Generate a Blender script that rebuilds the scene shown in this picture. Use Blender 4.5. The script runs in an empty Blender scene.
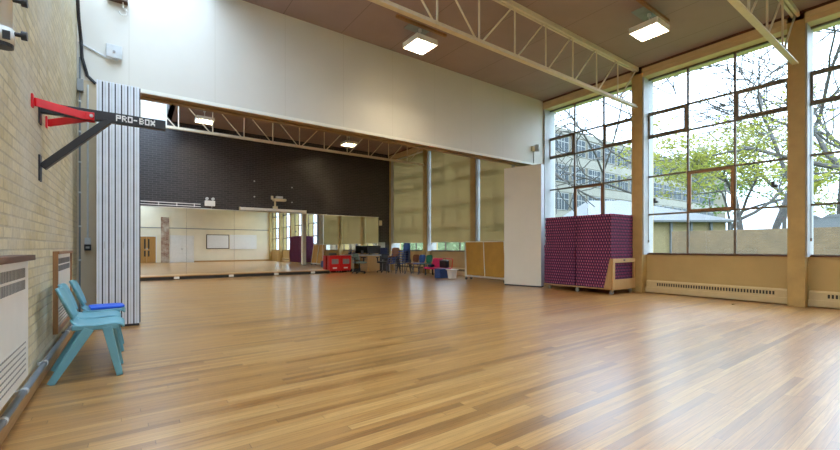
import bpy, bmesh, math, random
from mathutils import Vector, Matrix, Quaternion
random.seed(7)
S = bpy.context.scene
COL = S.collection
PI = math.pi

# ------------------------------------------------------------------ materials
def new_mat(name):
    m = bpy.data.materials.new(name); m.use_nodes = True
    nt = m.node_tree; nt.nodes.clear()
    out = nt.nodes.new('ShaderNodeOutputMaterial')
    return m, nt, out

def principled(nt, out, col, rough=.5, metal=0., spec=.5):
    b = nt.nodes.new('ShaderNodeBsdfPrincipled')
    b.inputs['Base Color'].default_value = (*col, 1)
    b.inputs['Roughness'].default_value = rough
    b.inputs['Metallic'].default_value = metal
    b.inputs['Specular IOR Level'].default_value = spec
    nt.links.new(b.outputs[0], out.inputs[0])
    return b

def ramp(nt, fac, stops):
    r = nt.nodes.new('ShaderNodeValToRGB')
    e = r.color_ramp.elements
    while len(e) < len(stops): e.new(.5)
    for k, (p, c) in enumerate(stops):
        e[k].position = p; e[k].color = (*c, 1)
    nt.links.new(fac, r.inputs[0])
    return r.outputs[0]

def noise(nt, vec, scale, detail=4, rough=.55):
    n = nt.nodes.new('ShaderNodeTexNoise')
    n.inputs['Scale'].default_value = scale; n.inputs['Detail'].default_value = detail
    n.inputs['Roughness'].default_value = rough
    if vec is not None: nt.links.new(vec, n.inputs['Vector'])
    return n.outputs[0]

def mth(nt, op, a, b=None, c=None):
    n = nt.nodes.new('ShaderNodeMath'); n.operation = op
    for k, v in enumerate((a, b, c)):
        if v is None: continue
        if isinstance(v, (int, float)): n.inputs[k].default_value = v
        else: nt.links.new(v, n.inputs[k])
    return n.outputs[0]

def coords(nt):
    t = nt.nodes.new('ShaderNodeTexCoord')
    s = nt.nodes.new('ShaderNodeSeparateXYZ')
    nt.links.new(t.outputs['Object'], s.inputs[0])
    return t.outputs['Object'], s.outputs

def comb(nt, x, y, z=0.):
    c = nt.nodes.new('ShaderNodeCombineXYZ')
    for k, v in enumerate((x, y, z)):
        if isinstance(v, (int, float)): c.inputs[k].default_value = v
        else: nt.links.new(v, c.inputs[k])
    return c.outputs[0]

def mixc(nt, fac, a, b, mode='MIX'):
    m = nt.nodes.new('ShaderNodeMix'); m.data_type = 'RGBA'; m.blend_type = mode
    for idx, v in ((0, fac), (6, a), (7, b)):
        if isinstance(v, (int, float)): m.inputs[idx].default_value = v
        elif isinstance(v, tuple): m.inputs[idx].default_value = (*v, 1)
        else: nt.links.new(v, m.inputs[idx])
    return m.outputs[2]

def bump(nt, b, h, strength=.3, dist=.01):
    n = nt.nodes.new('ShaderNodeBump')
    n.inputs['Strength'].default_value = strength; n.inputs['Distance'].default_value = dist
    nt.links.new(h, n.inputs['Height']); nt.links.new(n.outputs[0], b.inputs['Normal'])

def plain(name, col, rough=.5, metal=0., spec=.5, var=.12, scale=6.):
    m, nt, out = new_mat(name)
    b = principled(nt, out, col, rough, metal, spec)
    v, _ = coords(nt)
    n = noise(nt, v, scale)
    lo = tuple(max(0, c*(1-var)) for c in col); hi = tuple(min(1, c*(1+var)) for c in col)
    nt.links.new(ramp(nt, n, [(.3, lo), (.7, hi)]), b.inputs['Base Color'])
    return m

def wood(name, dark, light, axis=0, rough=.4, scale=3.):
    m, nt, out = new_mat(name)
    b = principled(nt, out, light, rough)
    v, _ = coords(nt)
    mp = nt.nodes.new('ShaderNodeMapping')
    sc = [14., 14., 14.]; sc[axis] = .9
    mp.inputs['Scale'].default_value = sc
    nt.links.new(v, mp.inputs[0])
    n = noise(nt, mp.outputs[0], scale, 6)
    nt.links.new(ramp(nt, n, [(.25, dark), (.75, light)]), b.inputs['Base Color'])
    return m

def brickmat(name, ax, c1, c2, mortar, rough, spec=.4, blotch=None, bw=.225, bh=.075, ms=.008, bmp=.5, mix=.5):
    m, nt, out = new_mat(name)
    b = principled(nt, out, c1, rough, 0, spec)
    v, s = coords(nt)
    vec = comb(nt, s[ax], s[2])
    br = nt.nodes.new('ShaderNodeTexBrick')
    br.inputs['Scale'].default_value = 1; br.inputs['Brick Width'].default_value = bw
    br.inputs['Row Height'].default_value = bh; br.inputs['Mortar Size'].default_value = ms
    br.inputs['Mortar Smooth'].default_value = .3
    br.inputs['Color1'].default_value = (*c1, 1); br.inputs['Color2'].default_value = (*c2, 1)
    br.inputs['Mortar'].default_value = (*mortar, 1)
    nt.links.new(vec, br.inputs['Vector'])
    n = noise(nt, v, 1.3, 6, .65)
    col = br.outputs[0]
    if blotch:
        f = ramp(nt, n, [(.4, (0, 0, 0)), (.68, (mix, mix, mix))])
        col = mixc(nt, f, col, blotch)
    n2 = noise(nt, v, 30, 3)
    col = mixc(nt, .35, col, ramp(nt, n2, [(.3, (.55, .55, .55)), (.7, (1, 1, 1))]), 'MULTIPLY')
    nt.links.new(col, b.inputs['Base Color'])
    h = mth(nt, 'ADD', mth(nt, 'SUBTRACT', 1., br.outputs[1]), mth(nt, 'MULTIPLY', n2, .35))
    bump(nt, b, h, bmp, .008)
    return m

def floor_mat():
    m, nt, out = new_mat('oak_strip_floor')
    b = principled(nt, out, (.4, .25, .12), .3, 0, .7)
    v, s = coords(nt)
    W = .062
    yr = mth(nt, 'DIVIDE', s[1], W)
    row = mth(nt, 'FLOOR', yr)
    w1 = nt.nodes.new('ShaderNodeTexWhiteNoise'); w1.noise_dimensions = '1D'
    nt.links.new(row, w1.inputs['W'])
    xs = mth(nt, 'ADD', mth(nt, 'DIVIDE', s[0], 1.9), mth(nt, 'MULTIPLY', w1.outputs[0], 7.3))
    brd = mth(nt, 'FLOOR', xs)
    w2 = nt.nodes.new('ShaderNodeTexWhiteNoise'); w2.noise_dimensions = '2D'
    nt.links.new(comb(nt, brd, row), w2.inputs['Vector'])
    base = ramp(nt, w2.outputs[0], [(0., FL[0]), (.22, FL[1]), (.6, FL[2]), (1., FL[3])])
    # grain along the board
    mp = comb(nt, mth(nt, 'MULTIPLY', s[0], 1.6), mth(nt, 'MULTIPLY', s[1], 42.), mth(nt, 'MULTIPLY', w2.outputs[0], 30.))
    g = noise(nt, mp, 1.6, 6, .65)
    col = mixc(nt, .62, base, ramp(nt, g, [(.3, (.42, .36, .30)), (.62, (1.08, 1.06, 1.02))]), 'MULTIPLY')
    # wear: scuffed paler and browner areas
    wv = comb(nt, mth(nt, 'MULTIPLY', s[0], .5), mth(nt, 'MULTIPLY', s[1], 1.1), 0.)
    wn = noise(nt, wv, 1.1, 5, .6)
    col = mixc(nt, mth(nt, 'MULTIPLY', ramp(nt, wn, [(.42, (0, 0, 0)), (.7, (1, 1, 1))]), .4), col, FL[4])
    # joints
    fy = mth(nt, 'FRACT', yr); fx = mth(nt, 'FRACT', xs)
    jy = mth(nt, 'LESS_THAN', mth(nt, 'MINIMUM', fy, mth(nt, 'SUBTRACT', 1., fy)), .02)
    jx = mth(nt, 'LESS_THAN', mth(nt, 'MINIMUM', fx, mth(nt, 'SUBTRACT', 1., fx)), .0012)
    j = mth(nt, 'MAXIMUM', jy, jx)
    col = mixc(nt, mth(nt, 'MULTIPLY', j, .55), col, (.07, .035, .015))
    nt.links.new(col, b.inputs['Base Color'])
    rg = mth(nt, 'ADD', mth(nt, 'MULTIPLY', wn, .16), mth(nt, 'ADD', mth(nt, 'MULTIPLY', w2.outputs[0], .06), .22))
    nt.links.new(rg, b.inputs['Roughness'])
    b.inputs['Coat Weight'].default_value = .5; b.inputs['Coat Roughness'].default_value = .24; b.inputs['Coat IOR'].default_value = 1.5
    hh = mth(nt, 'ADD', mth(nt, 'MULTIPLY', w2.outputs[0], .5), mth(nt, 'MULTIPLY', g, .3))
    hh = mth(nt, 'SUBTRACT', hh, mth(nt, 'MULTIPLY', j, .5))
    bump(nt, b, hh, .12, .004)
    return m
FL = [(.25, .112, .030), (.38, .182, .050), (.445, .228, .067), (.53, .305, .105), (.46, .27, .098)]

def lines_mat(name, col, line, ax, pitch, rough=.6, width=.012, var=.08):
    m, nt, out = new_mat(name)
    b = principled(nt, out, col, rough, 0, .3)
    v, s = coords(nt)
    f = mth(nt, 'FRACT', mth(nt, 'DIVIDE', s[ax], pitch))
    j = mth(nt, 'LESS_THAN', f, width/pitch)
    n = noise(nt, v, 1.2, 5)
    base = ramp(nt, n, [(.3, tuple(c*(1-var) for c in col)), (.7, tuple(c*(1+var) for c in col))])
    nt.links.new(mixc(nt, j, base, line), b.inputs['Base Color'])
    return m

def glass_mat(name, tint=(.96, .98, .98)):
    m, nt, out = new_mat(name)
    fr = nt.nodes.new('ShaderNodeFresnel'); ge = nt.nodes.new('ShaderNodeNewGeometry')
    nt.links.new(mth(nt, 'ADD', 1.35, mth(nt, 'MULTIPLY', ge.outputs['Backfacing'], 1/1.35-1.35)), fr.inputs[0])   # same sheen on both faces of the thin pane
    tr = nt.nodes.new('ShaderNodeBsdfTransparent'); tr.inputs[0].default_value = (*tint, 1)
    gl = nt.nodes.new('ShaderNodeBsdfGlossy'); gl.inputs['Roughness'].default_value = .01
    mx = nt.nodes.new('ShaderNodeMixShader')
    nt.links.new(fr.outputs[0], mx.inputs[0]); nt.links.new(tr.outputs[0], mx.inputs[1]); nt.links.new(gl.outputs[0], mx.inputs[2])
    nt.links.new(mx.outputs[0], out.inputs[0])
    return m

def mirror_mat():
    m, nt, out = new_mat('mirror_silver')
    principled(nt, out, (.92, .93, .91), .0, 1.)
    return m

def translucent_mat(name, col, tcol, fac, rough=.9):
    m, nt, out = new_mat(name)
    d = nt.nodes.new('ShaderNodeBsdfDiffuse'); d.inputs[0].default_value = (*col, 1)
    t = nt.nodes.new('ShaderNodeBsdfTranslucent'); t.inputs[0].default_value = (*tcol, 1)
    v, s = coords(nt)
    n = noise(nt, v, 40, 3)
    nt.links.new(ramp(nt, n, [(.3, tuple(c*.92 for c in col)), (.7, col)]), d.inputs[0])
    mx = nt.nodes.new('ShaderNodeMixShader'); mx.inputs[0].default_value = fac
    nt.links.new(d.outputs[0], mx.inputs[1]); nt.links.new(t.outputs[0], mx.inputs[2])
    nt.links.new(mx.outputs[0], out.inputs[0])
    return m

def emit_mat(name, col, strength):
    m, nt, out = new_mat(name)
    e = nt.nodes.new('ShaderNodeEmission'); e.inputs[0].default_value = (*col, 1); e.inputs[1].default_value = strength
    nt.links.new(e.outputs[0], out.inputs[0])
    return m

LAMP = 85.
SKY = 7.0
M = {}
M['floor'] = floor_mat()
M['brick_left'] = brickmat('buff_brick', 1, (.76, .67, .44), (.60, .51, .30), (.52, .45, .31), .8, .2, (.70, .66, .55), mix=.8)
M['brick_dark'] = brickmat('dark_glazed_brick', 0, (.020, .017, .020), (.036, .030, .034), (.10, .09, .092), .38, .6, None, ms=.006, bmp=.35)
M['brick_red'] = brickmat('patchy_red_brick', 0, (.30, .11, .06), (.20, .07, .04), (.6, .5, .4), .8, .2, (.75, .7, .58), mix=.9)
M['cream'] = plain('cream_paint', (.70, .60, .40), .6, var=.06, scale=2)
M['rear'] = plain('pale_cream_paint', (.84, .78, .62), .6, var=.05, scale=1)
M['sillwall'] = plain('ochre_cream_paint', (.54, .40, .18), .6, var=.06, scale=2)
M['pillar'] = plain('ochre_pillar_paint', (.50, .355, .145), .55, var=.1, scale=4)
M['beam'] = plain('cream_beam_paint', (.68, .53, .30), .55, var=.08, scale=3)
M['header'] = lines_mat('header_boarding', (.685, .655, .60), (.61, .575, .51), 0, 1.22, .5, .01, .03)
M['soffit'] = wood('soffit_wood', (.22, .13, .06), (.38, .25, .13), 0, .4)
M['white'] = plain('white_paint', (.82, .82, .80), .4, var=.04)
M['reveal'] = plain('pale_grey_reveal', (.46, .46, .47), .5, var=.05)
M['offwhite'] = plain('off_white_panel', (.83, .81, .74), .45, var=.03, scale=1)
M['nib'] = plain('beige_nib_paint', (.60, .50, .36), .6, var=.06, scale=3)
M['alu'] = plain('pale_aluminium', (.74, .77, .84), .35, .15, .5, var=.04)
M['seal'] = plain('dark_rubber_seal', (.035, .035, .05), .6)
M['ceil'] = lines_mat('mauve_brown_ceiling', (.345, .262, .262), (.23, .17, .168), 0, 1.2, .7, .014, .06)
M['black'] = plain('black_paint', (.022, .021, .026), .4)
M['kerb'] = plain('dark_kerb', (.03, .028, .028), .6)
M['truss'] = plain('cream_truss_paint', (.74, .66, .52), .45, var=.06)
M['steel'] = plain('brown_grey_steel_frame', (.16, .12, .085), .45, var=.2)
M['sash'] = wood('brown_sash', (.20, .10, .04), (.33, .18, .08), 2, .45)
M['darkwood'] = wood('dark_brown_wood', (.07, .025, .015), (.13, .05, .03), 1, .45)
M['midwood'] = wood('brown_varnished_wood', (.26, .12, .045), (.42, .21, .09), 2, .4)
M['skirt'] = wood('oak_skirting', (.40, .23, .09), (.56, .34, .15), 1, .4)
M['stepwood'] = wood('step_wood', (.40, .22, .08), (.58, .35, .15), 0, .35)
M['glass'] = glass_mat('window_glass')
M['mirror'] = mirror_mat()
M['blind'] = translucent_mat('olive_blind_fabric', (.52, .45, .29), (.60, .49, .31), .5)
M['lamp'] = emit_mat('lamp_diffuser', (1., .84, .58), LAMP)
M['lampbody'] = plain('lamp_housing', (.85, .83, .76), .4, var=.03)
M['radiator'] = plain('white_radiator_enamel', (.80, .79, .75), .4, var=.03)
M['heater'] = plain('cream_heater_enamel', (.68, .56, .33), .5, var=.05)
M['slot'] = plain('dark_slot', (.06, .05, .04), .7)
M['grille'] = plain('grey_grille', (.22, .22, .22), .6)
M['pipe'] = plain('grey_pipe', (.21, .235, .27), .4, .2, var=.08)
M['chair'] = plain('sea_blue_plastic', (.14, .345, .41), .42, var=.05)
M['blueclo'] = plain('royal_blue_plastic', (.015, .10, .62), .5, var=.05)
M['red'] = plain('red_paint', (.78, .02, .03), .38, var=.05)
M['redplastic'] = plain('red_plastic', (.72, .015, .02), .35, var=.06)
M['grey'] = plain('grey_plastic', (.30, .31, .32), .5)
M['lightgrey'] = plain('light_grey_plastic', (.58, .60, .62), .45)
M['matpurple'] = plain('magenta_purple_foam', (.31, .020, .095), .75, var=.25, scale=25)
M['matnavy'] = plain('dark_plum_foam', (.065, .014, .07), .75, var=.2, scale=25)
M['mathighlight'] = plain('pink_foam_highlight', (.55, .17, .30), .75, var=.2, scale=25)
M['ply'] = wood('birch_ply', (.42, .25, .10), (.58, .37, .17), 2, .45)
M['caster'] = plain('grey_caster', (.42, .42, .42), .4, .2)
M['tan'] = plain('tan_hardboard', (.50, .265, .04), .5, var=.1, scale=3)
M['beech'] = wood('beech_laminate', (.52, .33, .14), (.66, .45, .22), 2, .45)
M['navy'] = plain('navy_fabric', (.02, .025, .075), .7)
M['bluepoly'] = plain('blue_polypropylene', (.02, .07, .27), .45)
M['greenpoly'] = plain('green_polypropylene', (.01, .17, .10), .45)
M['brownpoly'] = plain('brown_polypropylene', (.18, .07, .03), .45)
M['greengrey'] = plain('grey_green_fabric', (.19, .27, .26), .8)
M['pink'] = plain('pink_vinyl', (.62, .02, .13), .45)
M['slate'] = plain('dark_blue_grey_tube', (.10, .12, .17), .4, .3)
M['chrome'] = plain('steel_tube', (.55, .55, .57), .3, .8)
M['whiteboard'] = plain('whiteboard_surface', (.86, .89, .93), .25, var=.02)
M['dooroak'] = wood('orange_oak_door', (.36, .18, .05), (.52, .29, .09), 2, .4)
M['hatch'] = plain('blue_grey_hatch', (.30, .34, .36), .6)
M['socket'] = plain('white_socket', (.85, .85, .83), .4, var=.02)
# outside
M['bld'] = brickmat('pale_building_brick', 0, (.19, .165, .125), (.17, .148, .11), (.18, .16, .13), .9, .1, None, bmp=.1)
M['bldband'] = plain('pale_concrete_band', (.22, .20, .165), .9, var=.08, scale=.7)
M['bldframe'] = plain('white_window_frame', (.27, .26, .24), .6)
M['bldpane'] = plain('grey_blue_pane', (.045, .055, .065), .6, 0, .1)
M['gwall'] = brickmat('garden_wall_brick', 1, (.20, .128, .074), (.165, .105, .056), (.16, .12, .09), .9, .1, (.10, .08, .06), bmp=.2)
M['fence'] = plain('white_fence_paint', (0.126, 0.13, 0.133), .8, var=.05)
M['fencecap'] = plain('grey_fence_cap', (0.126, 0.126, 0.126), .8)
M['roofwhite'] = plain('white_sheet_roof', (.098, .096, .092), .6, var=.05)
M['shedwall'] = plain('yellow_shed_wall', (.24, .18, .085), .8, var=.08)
M['bark'] = plain('grey_bark', (.055, .048, .04), .9, var=.3, scale=3)
M['leaf'] = translucent_mat('spring_leaves', (.25, .25, .05), (.28, .27, .05), .35)
M['leafg'] = translucent_mat('green_leaves', (0.102, 0.162, 0.043), (0.102, 0.17, 0.034), .35)
M['hedge'] = translucent_mat('pale_hedge_leaves', (.25, .29, .16), (.28, .32, .16), .35)
M['grass'] = plain('grass', (0.088, 0.138, 0.038), .9, var=.3, scale=3)

# ------------------------------------------------------------------ mesh helpers
class MB:
    def __init__(s): s.bm = bmesh.new()
    def box(s, x0, x1, y0, y1, z0, z1, mi=0):
        v = [s.bm.verts.new(p) for p in ((x0,y0,z0),(x1,y0,z0),(x1,y1,z0),(x0,y1,z0),(x0,y0,z1),(x1,y0,z1),(x1,y1,z1),(x0,y1,z1))]
        for q in ((3,2,1,0),(4,5,6,7),(0,1,5,4),(1,2,6,5),(2,3,7,6),(3,0,4,7)):
            f = s.bm.faces.new([v[i] for i in q]); f.material_index = mi
        return s
    def hexa(s, b, t, mi=0):      # bottom 4, top 4 (ccw from above)
        v = [s.bm.verts.new(p) for p in list(b)+list(t)]
        for q in ((3,2,1,0),(4,5,6,7),(0,1,5,4),(1,2,6,5),(2,3,7,6),(3,0,4,7)):
            f = s.bm.faces.new([v[i] for i in q]); f.material_index = mi
        return s
    def bar(s, p, q, w, h, up=(0,0,1), w2=None, h2=None):
        p, q = Vector(p), Vector(q); d = (q-p).normalized()
        u = Vector(up); a = d.cross(u)
        if a.length < 1e-4: a = d.cross(Vector((1,0,0)))
        a.normalize(); b = a.cross(d).normalized()
        w2 = w if w2 is None else w2; h2 = h if h2 is None else h2
        r = []
        for c, ww, hh in ((p, w, h), (q, w2, h2)):
            r.append([s.bm.verts.new(c + a*sx*ww/2 + b*sy*hh/2) for sx, sy in ((-1,-1),(1,-1),(1,1),(-1,1))])
        s.bm.faces.new(r[0][::-1]); s.bm.faces.new(r[1])
        for i in range(4):
            j = (i+1) % 4; s.bm.faces.new((r[0][i], r[0][j], r[1][j], r[1][i]))
        return s
    def tube(s, pts, r, n=8, r2=None):
        pts = [Vector(p) for p in pts]; rings = []; N = len(pts)
        up = Vector((0,0,1))
        for i, p in enumerate(pts):
            d = (pts[min(i+1,N-1)]-pts[max(i-1,0)]).normalized()
            a = d.cross(up)
            if a.length < 1e-3: a = d.cross(Vector((1,0,0)))
            a.normalize(); b = a.cross(d)
            rr = r if r2 is None else r+(r2-r)*i/max(1,N-1)
            rings.append([s.bm.verts.new(p + a*math.cos(2*PI*k/n)*rr + b*math.sin(2*PI*k/n)*rr) for k in range(n)])
        for i in range(N-1):
            for k in range(n):
                l = (k+1) % n
                s.bm.faces.new((rings[i][k], rings[i][l], rings[i+1][l], rings[i+1][k]))
        s.bm.faces.new(rings[0][::-1]); s.bm.faces.new(rings[-1])
        return s
    def cyl(s, c, axis, r, l, n=14):
        c = Vector(c); a = Vector(axis).normalized()*l/2
        return s.tube([c-a, c+a], r, n)
    def prism(s, poly, ax, a, b):   # polygon in the two other axes, extruded along axis
        def P(u, v, w): return {0:(w,u,v), 1:(u,w,v), 2:(u,v,w)}[ax]
        A = [s.bm.verts.new(P(u,v,a)) for u, v in poly]; B = [s.bm.verts.new(P(u,v,b)) for u, v in poly]
        s.bm.faces.new(A[::-1]); s.bm.faces.new(B)
        n = len(poly)
        for i in range(n):
            j = (i+1) % n; s.bm.faces.new((A[i],A[j],B[j],B[i]))
        return s
    def grid(s, rows):
        R = [[s.bm.verts.new(p) for p in r] for r in rows]
        for i in range(len(R)-1):
            for j in range(len(R[0])-1):
                s.bm.faces.new((R[i][j],R[i][j+1],R[i+1][j+1],R[i+1][j]))
        return s
    def quad(s, *p, mi=0):
        f = s.bm.faces.new([s.bm.verts.new(q) for q in p]); f.material_index = mi; return s
    def build(s, name, mat, parent=None, origin=None, smooth=False, bevel=0, solid=0, sub=0):
        if not sub: bmesh.ops.recalc_face_normals(s.bm, faces=s.bm.faces)
        me = bpy.data.meshes.new(name)
        if origin is not None:
            bmesh.ops.translate(s.bm, verts=s.bm.verts, vec=-Vector(origin))
        s.bm.to_mesh(me); s.bm.free()
        for m in (mat if isinstance(mat, (list, tuple)) else [mat]): me.materials.append(M[m] if isinstance(m, str) else m)
        if smooth:
            for p in me.polygons: p.use_smooth = True
        o = bpy.data.objects.new(name, me); COL.objects.link(o)
        if origin is not None: o.location = origin
        if parent is not None: o.parent = parent
        if solid:
            md = o.modifiers.new('solid', 'SOLIDIFY'); md.thickness = solid; md.offset = 0
        if bevel:
            md = o.modifiers.new('bev', 'BEVEL'); md.width = bevel; md.segments = 2; md.limit_method = 'ANGLE'
        if sub:
            md = o.modifiers.new('sub', 'SUBSURF'); md.levels = sub; md.render_levels = sub
        return o

def tag(o, label, cat, group=None):
    o['label'] = label; o['category'] = cat
    if group: o['group'] = group
    return o
def thing(name, label, cat, loc=(0,0,0), rotz=0, group=None):
    o = bpy.data.objects.new(name, None); COL.objects.link(o); o.empty_display_size = .1
    o.location = loc; o.rotation_euler = (0,0,rotz)
    return tag(o, label, cat, group)
def struct(o, label=None, cat=None):
    o['kind'] = 'structure'
    if label: o['label'] = label
    if cat: o['category'] = cat
    return o
def sempty(name, label, cat, loc=(0,0,0)):
    o = bpy.data.objects.new(name, None); COL.objects.link(o); o.location = loc; o.empty_display_size = .1
    return struct(o, label, cat)
def dup(root, loc, rotz=None, label=None, group=None):
    def cp(o, par):
        c = o.copy(); COL.objects.link(c)
        if par is not None: c.parent = par
        for ch in list(o.children): cp(ch, c)
        return c
    r = cp(root, None); r.location = loc
    if rotz is not None: r.rotation_euler = (0,0,rotz)
    if label: r['label'] = label
    if group: r['group'] = group
    return r
def ordinal(n):
    return ['', 'topmost', 'second', 'third', 'fourth', 'fifth', 'sixth', 'seventh', 'eighth', 'ninth', 'tenth', 'eleventh', 'twelfth',
            'thirteenth', 'fourteenth', 'fifteenth', 'sixteenth', 'seventeenth', 'eighteenth', 'nineteenth', 'twentieth', 'twenty-first',
            'twenty-second', 'twenty-third', 'lowest'][n]

# ------------------------------------------------------------------ dimensions of the hall (metres)
XL, XR = -.62, 10.58          # left wall face, sill wall face
XP = 10.33                    # front of the pillars
YR, YB = -4.05, 16.82         # rear wall, back wall
YH0, YH1 = 7.8, 8.215         # divider
ZH, ZC = 3.635, 5.62          # divider underside, ceiling
XK, ZK = 1.1, 6.55            # edge of the roof light and its top
XO = 10.95                    # outer face

# ------------------------------------------------------------------ shell
b = MB(); b.box(XL-.3, XO, YR-.3, YB+.3, -.15, 0)
struct(b.build('floor', 'floor'), 'worn honey-coloured wooden strip floor', 'floor')
b = MB(); b.box(XK, XO, YR-.3, YB+.3, ZC, ZC+.2)
struct(b.build('ceiling', 'ceil'), 'mauve brown boarded ceiling', 'ceiling')
b = MB(); b.box(XL-.3, XL, YR-.3, YB+.3, 0, 5.62)
struct(b.build('wall_left', 'brick_left'), 'pale buff painted brick wall', 'wall')
b = MB(); b.box(XL, XO, YR-.3, YR, 0, 6.8)
struct(b.build('wall_rear', 'rear'), 'cream wall seen in the mirror', 'wall')
b = MB(); b.box(XL, XO, YB, YB+.3, 0, 5.4); b.box(XK, XO, YB, YB+.3, 5.4, 5.8)
struct(b.build('wall_back', 'brick_dark'), 'very dark brown brick wall above the mirror', 'wall')
b = MB(); b.box(XL, XK, YB, YB+.3, 5.4, 6.8)
struct(b.build('trim_2', 'white'), 'white panel closing the end of the roof light', 'trim')
# divider over the opening
b = MB(); b.box(XL, XO, YH0, YH1, ZH, 6.8)
b.box(10.2, XO, YH0, YH1, 0, ZH)
struct(b.build('wall_divider', 'header'), 'tall off-white boarded wall above the wide opening', 'wall')
b = MB(); b.box(-.36, 10.2, YH0+.03, YH1+.0, ZH-.02, ZH)
b.box(-.36, 10.2, YH0+.2, YH0+.26, ZH-.05, ZH-.02)
struct(b.build('trim_3', 'soffit'), 'brown timber soffit with track under the divider', 'trim')
b = MB(); b.box(-.36, 10.2, YH0-.012, YH0+.03, ZH-.03, ZH+.03)
struct(b.build('trim_4', 'offwhite'), 'pale edge strip along the bottom of the divider', 'trim')
b = MB(); b.box(XL, -.36, YH0, YH1, 0, ZH)
struct(b.build('wall_nib', 'nib'), 'narrow beige wall end beside the folded partition', 'wall')
# roof light kerb
b = MB(); b.box(XK, XK+.12, YR-.3, YB+.3, ZC, ZK+.02)
for k in range(14):
    b.cyl((XK-.004, YR+1.+k*1.5, ZC+.3), (1,0,0), .025, .02, 8)
struct(b.build('trim_5', 'kerb'), 'dark upstand along the edge of the roof light', 'trim')
rl = sempty('window_9', 'long sloping roof light along the left side', 'window', (XL, 0, 5.62))
b = MB(); b.quad((0,YR,0.02),(XK-XL,YR,ZK-5.62),(XK-XL,YB,ZK-5.62),(0,YB,0.02)); b.build('pane', 'glass', rl)
b = MB()
y = YR+.3
while y < YB:
    b.bar((0,y,-.01),(XK-XL,y,ZK-5.65), .05, .06); y += 1.2
b.build('glazing_bar', 'white', rl)

# right wall: sill walls and lintels, pillars, heaters, windows
PC = [-3.99, -.975, 2.0, 4.975, 7.98, 10.925, 13.9, 16.83]
b = MB(); b.box(XR, XO, YR, YB, 0, .95)
struct(b.build('wall_right', 'sillwall'), 'ochre cream wall below the window sills', 'wall')
b = MB(); b.box(XP+.02, XO, YR, YB, 5.37, ZC-.03)
b.box(XP-.0, XO, YR, YB, 5.46, ZC-.05)
struct(b.build('trim_6', 'beam'), 'cream beam above the tall windows', 'trim')
b = MB(); b.box(XP-.01, XO, YR, YB, ZC-.05, ZC)  # dark strip that paints the shade of the gap under the ceiling
struct(b.build('trim_7', 'darkwood'), 'dark red-brown strip painting the shadow gap between ceiling and beam', 'trim')
pl_names = {1: 'pillar at the right edge of the photo', 2: 'ochre pillar right of the middle window', 3: 'ochre pillar between chair-height mats and middle window',
            5: 'ochre pillar between the two nearest blinds', 6: 'ochre pillar between the two far blinds'}
for i, c in enumerate(PC):
    if i == 4: continue
    b = MB(); y0, y1 = max(c-.125, YR), min(c+.125, YB)
    b.box(XP, XO, y0, y1, 0, ZC-.03)
    b.box(XP, XP+.02, y0, y1, 0, .0) if False else None
    o = b.build('trim_%d' % (20+i), 'pillar'); struct(o, 'ochre painted pillar between tall windows', 'pillar')
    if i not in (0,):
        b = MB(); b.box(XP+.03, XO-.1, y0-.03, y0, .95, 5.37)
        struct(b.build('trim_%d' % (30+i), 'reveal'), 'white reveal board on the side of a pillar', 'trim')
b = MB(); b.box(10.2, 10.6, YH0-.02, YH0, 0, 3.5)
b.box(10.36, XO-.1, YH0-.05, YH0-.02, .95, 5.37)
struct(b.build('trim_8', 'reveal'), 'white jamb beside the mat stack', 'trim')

ROWS = [.975, 1.95, 2.90, 3.88, 4.49, 5.35]
XG = 10.64
def window(n, y0, y1, label, knobs=()):
    w = sempty('window_%d' % n, label, 'window', (XG, y0, .95))
    L = y1-y0; z0 = .95
    cols = [0, L*.335, L*.667, L]
    t = .04
    b = MB()
    for y in cols:
        b.box(-.028, .02, max(0,y-t/2), min(L,y+t/2), ROWS[0]-z0, ROWS[-1]-z0)
    for z in ROWS:
        b.box(-.027, .019, 0, L, z-z0-t/2, z-z0+t/2)
    b.box(-.03, .03, 0, L, ROWS[-1]-z0, 5.37-z0)
    b.build('frame', 'steel', w)
    b = MB()
    b.box(.004, .008, .01, L-.01, ROWS[0]-z0, ROWS[-1]-z0); b.build('pane', 'glass', w)
    # opening lights
    for ci, ri, m in ((0, 3, 'steel'), (2, 3, 'steel'), (1, 1, 'sash')):
        a, c = cols[ci]+.01, cols[ci+1]-.01; e, f = ROWS[ri]-z0+.005, ROWS[ri+1]-z0-.005; k = .06
        b = MB()
        b.box(-.05,.0,a,a+k,e,f); b.box(-.045,.0,c-k,c,e,f); b.box(-.045,.0,a+k,c-k,e,e+k); b.box(-.045,.0,a+k,c-k,f-k,f)
        s = b.build('sash', m, w)
        b = MB(); ym = (a+c)/2
        if ri == 3: b.box(-.085,-.045,ym-.05,ym+.05,e+.01,e+.05)
        else: b.tube([(-.06,ym,e+.02),(-.07,ym,e+.28)],.008,6)
        b.build('handle', 'steel', s)
    b = MB(); b.box(XR-XG-.03, .02, 0, L, 0, .025); b.build('sill', 'darkwood', w)
    b = MB(); b.tube([(-.05, L-.04, ROWS[4]-z0), (-.05, L-.04, .35)], .006, 6); b.box(-.06,-.04,L-.055,L-.025,.3,.36)
    b.build('pull_cord', 'steel', w)
    for (ky, kz) in knobs:
        b = MB(); b.box(-.05,.004,ky-.05,ky+.05,kz-.05,kz+.0); b.box(-.05,.004,ky+.0,ky+.05,kz,kz+.07)
        b.build('catch', 'black', w)
    return w
bays = []
for i in range(7):
    y0 = PC[i]+.125; y1 = PC[i+1]-.125
    if i == 3: y1 = YH0
    if i == 4: y0 = YH1
    if i == 6: y1 = YB
    bays.append((max(y0,YR), y1))
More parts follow.
